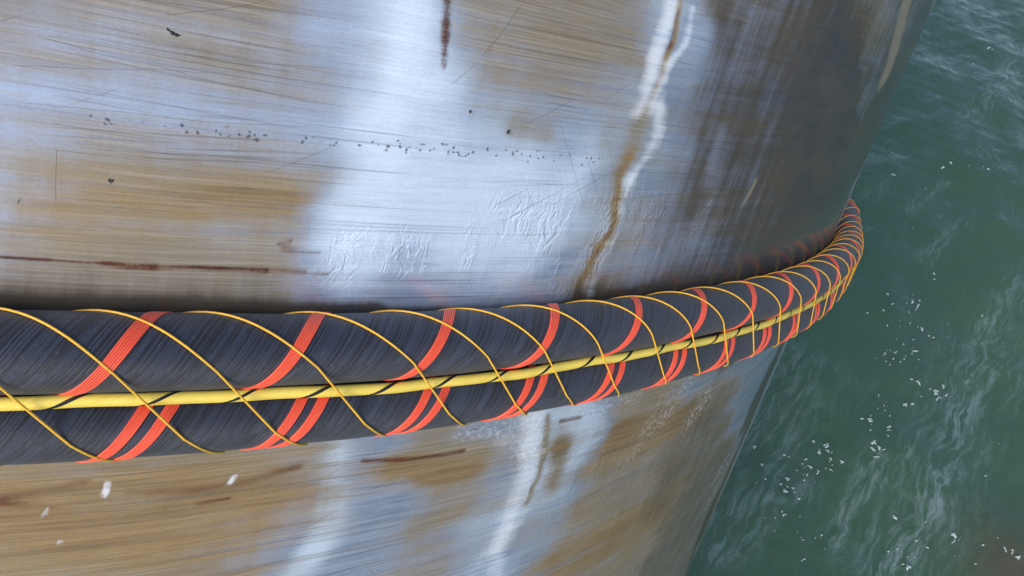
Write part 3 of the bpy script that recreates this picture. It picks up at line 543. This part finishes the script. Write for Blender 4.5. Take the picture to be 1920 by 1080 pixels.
def ring_phis(fine, coarse):
    a = np.arange(PH0, PH1, math.radians(fine)); b = np.arange(PH1, PH0+2*math.pi, math.radians(coarse))
    return np.concatenate([a, b, [PH0+2*math.pi]])
def build_cable(w0, lay, label, name):
    ph = ring_phis(0.12, 1.0)
    nseg = 72
    a = np.linspace(0, 2*math.pi, nseg+1)
    j = 0.0012*np.sin(ph*57)+0.0008*np.sin(ph*131+1)
    rr = RC+j[:, None]*0.5+0.0006*np.sin(a[None]*3+ph[:, None]*40)
    V = ringpt(ph[:, None]+0*a[None], rr*np.cos(a)[None], w0+rr*np.sin(a)[None])
    uv = np.stack(np.broadcast_arrays((ph*(R+RC))[:, None], (a/(2*math.pi))[None]), -1).reshape(-1, 2)
    o = root_empty(name)
    mesh_obj('yarn_cover', V.reshape(-1, 3), grid_faces(len(ph), nseg+1), cable_material(lay, 'black yarn', 1.0 if w0 == 0.0 else 0.0), o, uv=uv)
    return tag(o, label, 'cable', 'black cables laid round the steel pile')
UP_LAY, LO_LAY = math.radians(3.13), math.radians(2.93)
upper = build_cable(0.0, UP_LAY*(R+RC), 'thick black yarn covered cable, the upper of two round the pile, with single orange bands', 'black_cable')
lower = build_cable(-2*RC, LO_LAY*(R+RC), 'thick black yarn cable, lower of the two, below the yellow rope, with paired orange bands', 'black_cable')

def band_material():
    m = NT('orange marker yarn'); X = m.xyz(m.uv())
    k = m.mul(X[1], 1.0)
    fr = m.math('FRACT', m.mul(k, 6.0))
    n = m.noise(m.comb(m.mul(X[0], 30.0), m.mul(k, 18.0)), 1.0, 4, 0.65)
    c = m.mix(m.ramp(n, 0.3, 0.7), (0.70, 0.050, 0.016), (0.88, 0.100, 0.034))
    c = m.mix(m.ramp(m.math('ABSOLUTE', m.math('SUBTRACT', fr, 0.5)), 0.36, 0.5, 0, 0.55), c, (0.33, 0.022, 0.010))
    grime = m.ramp(m.noise(m.comb(m.mul(X[0], 12.0), m.mul(k, 5.0), 3.0), 1.0, 4, 0.7), 0.60, 0.78)
    c = m.mix(m.mul(grime, 0.4), c, (0.12, 0.03, 0.02))
    m.set(Base_Color=c, Roughness=0.6, Sheen_Weight=0.2)
    return m.m
BM = band_material()
def build_band(parent, w0, phi_at, psi_at, lay, width, name='orange_band'):
    """six marker yarns laid side by side, wound into the cover of a cable"""
    k0 = (PH0-phi_at)/lay*2*math.pi+psi_at; k1 = (PH1-phi_at)/lay*2*math.pi+psi_at
    psi = np.arange(k0, k1, math.radians(5))
    ny = 6; sub = 5
    c = np.linspace(-0.5, 0.5, ny*sub+1)
    f = (np.arange(ny*sub+1) % sub)/sub
    hgt = 0.0011+0.0013*np.sqrt(np.clip(1-(2*f-1)**2, 0, 1)); hgt[0] = hgt[-1] = -0.001
    ph = phi_at+lay*(psi-psi_at)/(2*math.pi)
    wob = (0.02*np.sin(psi*0.37)+0.015*np.sin(psi*1.3+1))*width
    off = (c[None]*(width*(1+0.06*np.sin(psi*0.9)))[:, None]+wob[:, None])/(R+RC)       # offset along the cable
    PSI = psi[:, None]+0*c[None]
    rr = RC+hgt[None]+0*PSI
    V = ringpt(ph[:, None]+off, rr*np.cos(PSI), w0+rr*np.sin(PSI))
    s = psi*RC
    uv = np.stack(np.broadcast_arrays(s[:, None], (c+0.5)[None]), -1).reshape(-1, 2)
    return mesh_obj(name, V.reshape(-1, 3), grid_faces(len(psi), len(c)), BM, parent, uv=uv)
rd = math.radians
build_band(upper, 0.0, rd(1.17), rd(27), UP_LAY, 0.027)
build_band(lower, -2*RC, rd(1.45), rd(15), LO_LAY, 0.022)
build_band(lower, -2*RC, rd(1.91), rd(15), LO_LAY, 0.022)

# ------------------------------------------------------------------ yellow rope lying in the groove
RT = 0.0106
UT = math.sqrt((RC+RT)**2-RC**2)
def build_rope():
    m = NT('yellow rope'); X = m.xyz(m.uv())
    lay = rd(1.5)*(R+RC)
    fib = m.noise(m.comb(m.mul(X[0], 10.0), m.mul(m.add(X[1], m.math('DIVIDE', X[0], lay)), 40.0)), 1.0, 4, 0.65)
    c = m.mix(m.ramp(fib, 0.3, 0.7), (0.84, 0.58, 0.075), (0.95, 0.72, 0.145))
    dirt = m.ramp(m.noise(m.comb(m.mul(X[0], 4.0), m.mul(X[1], 3.0)), 1.0, 5, 0.7), 0.52, 0.8)
    c = m.mix(m.mul(dirt, 0.25), c, (0.50, 0.33, 0.06))
    m.set(Base_Color=c, Roughness=0.42, Normal=m.bump(m.mul(fib, 0.0008), 0.7, 1.0))
    def path(ph): return UT+0.0052+0.0012*np.sin(ph*83)+0.0008*np.sin(ph*210+2), -RC+0.0030*np.sin(ph*31+0.5)+0.0014*np.sin(ph*95)
    o = root_empty('yellow_rope')
    ph = ring_phis(0.08, 0.4)
    sweep('rope_body', ph, *path(ph), RT, m.m, o, nseg=20)
    # the black tracer strand laid round the rope
    ph = np.arange(PH0, PH1, math.radians(0.03))
    P = ringpt(ph, *path(ph)); T = np.gradient(P, axis=0); T /= np.linalg.norm(T, axis=1)[:, None]
    N = er(ph); N = N-(N*T).sum(1)[:, None]*T; N /= np.linalg.norm(N, axis=1)[:, None]; B = np.cross(T, N)
    s = np.concatenate([[0], np.cumsum(np.linalg.norm(np.diff(P, axis=0), axis=1))])
    c = np.linspace(-1, 1, 9)
    a = (2*math.pi*(-0.24-s/lay))[:, None]+0.34*c[None]*(1+0.12*np.sin(s*37))[:, None]
    rr = RT+0.0007*np.sqrt(np.clip(1-c*c, 0, 1))[None]-0.0002+0*a
    V = P[:, None]+rr[..., None]*(np.cos(a)[..., None]*N[:, None]+np.sin(a)[..., None]*B[:, None])
    tm = NT('black tracer yarn').set(Base_Color=(0.011, 0.011, 0.013), Roughness=0.6)
    mesh_obj('tracer_strand', V.reshape(-1, 3), grid_faces(len(ph), len(c)), tm, o)
    return tag(o, 'yellow rope with a black tracer stripe lying in the groove between the two black cables', 'rope')
build_rope()

# ------------------------------------------------------------------ thin lashing cords wound round everything
THIN = [-0.29, 1.57, 3.27, 5.18, 7.27, 9.18, 10.87, 12.69, 14.86, 16.69, 18.48, 20.39, 22.59, 24.62, 26.39, 28.41]
def build_cord(start):
    ph_t = [THIN[0]-1.95*k for k in range(16, 0, -1)]+list(THIN)
    while ph_t[-1] < 70: ph_t.append(ph_t[-1]+1.93+0.08*math.sin(len(ph_t)*2.3))
    ro = RC+0.0024
    # knots of one turn: (angle or position on the outline, phi offset from the crossing of the yellow rope)
    U, Wd, F = [], [], []
    turns = ph_t[start::2]
    for i, c in enumerate(turns):
        nxt = turns[i+1] if i+1 < len(turns) else c+3.9
        top, bot = c-2.40, c+1.72
        j = 0.08*math.sin(i*1.7+start)
        # front: over the upper cable from 115 deg down to 0, straight across the groove, under the lower cable
        for a in np.linspace(150, 0, 22):
            U.append(ro*math.cos(rd(a))); Wd.append(ro*math.sin(rd(a))); F.append(c+(top-c)*((a+36)/151)**1.2+j*math.sin(rd(a)))
        f0 = F[-1]
        for q in np.linspace(0.1, 0.9, 8):
            dip = 0.0
            U.append(ro-dip); Wd.append(-2*RC*q); F.append(f0+(c+0.85-f0)*q)
        f1 = c+0.85
        for a in np.linspace(0, -60, 9):
            U.append(ro*math.cos(rd(a))); Wd.append(-2*RC+ro*math.sin(rd(a))); F.append(f1+(bot-f1)*(-a/60)**0.95)
        # back: up between the cables and the steel
        nt = nxt-3.08
        for a in np.linspace(-75, -150, 6):
            U.append(ro*math.cos(rd(a))); Wd.append(-2*RC+ro*math.sin(rd(a))); F.append(bot+(nt-bot)*0.3*(-75-a)/75+0.05)
        for q in np.linspace(0.2, 0.8, 4):
            U.append(-ro*0.86); Wd.append(-2*RC+2*RC*q); F.append(bot+(nt-bot)*(0.3+0.4*q))
        for a in np.linspace(205, 160, 5):
            U.append(ro*math.cos(rd(a))); Wd.append(ro*math.sin(rd(a))); F.append(bot+(nt-bot)*(0.7+0.27*(205-a)/45))
    F = np.radians(np.array(F))
    m = CM
    o = sweep('lashing_cord', F, np.array(U), np.array(Wd), 0.0020, m, nseg=10)
    return tag(o, 'thin orange yellow cord, one of two wound in turns round the black cables and rope', 'cord', 'thin lashing cords wound round the cables')
def cord_material():
    m = NT('orange yellow cord'); X = m.xyz(m.uv())
    n = m.noise(m.comb(m.mul(X[0], 120.0), m.mul(m.add(X[1], m.mul(X[0], 60.0)), 4.0)), 1.0, 3, 0.6)
    c = m.mix(m.ramp(n, 0.3, 0.7), (0.74, 0.35, 0.022), (0.93, 0.53, 0.055))
    m.set(Base_Color=c, Roughness=0.5, Normal=m.bump(m.mul(n, 0.0006), 0.6, 1.0))
    return m.m
CM = cord_material()
build_cord(0); build_cord(1)
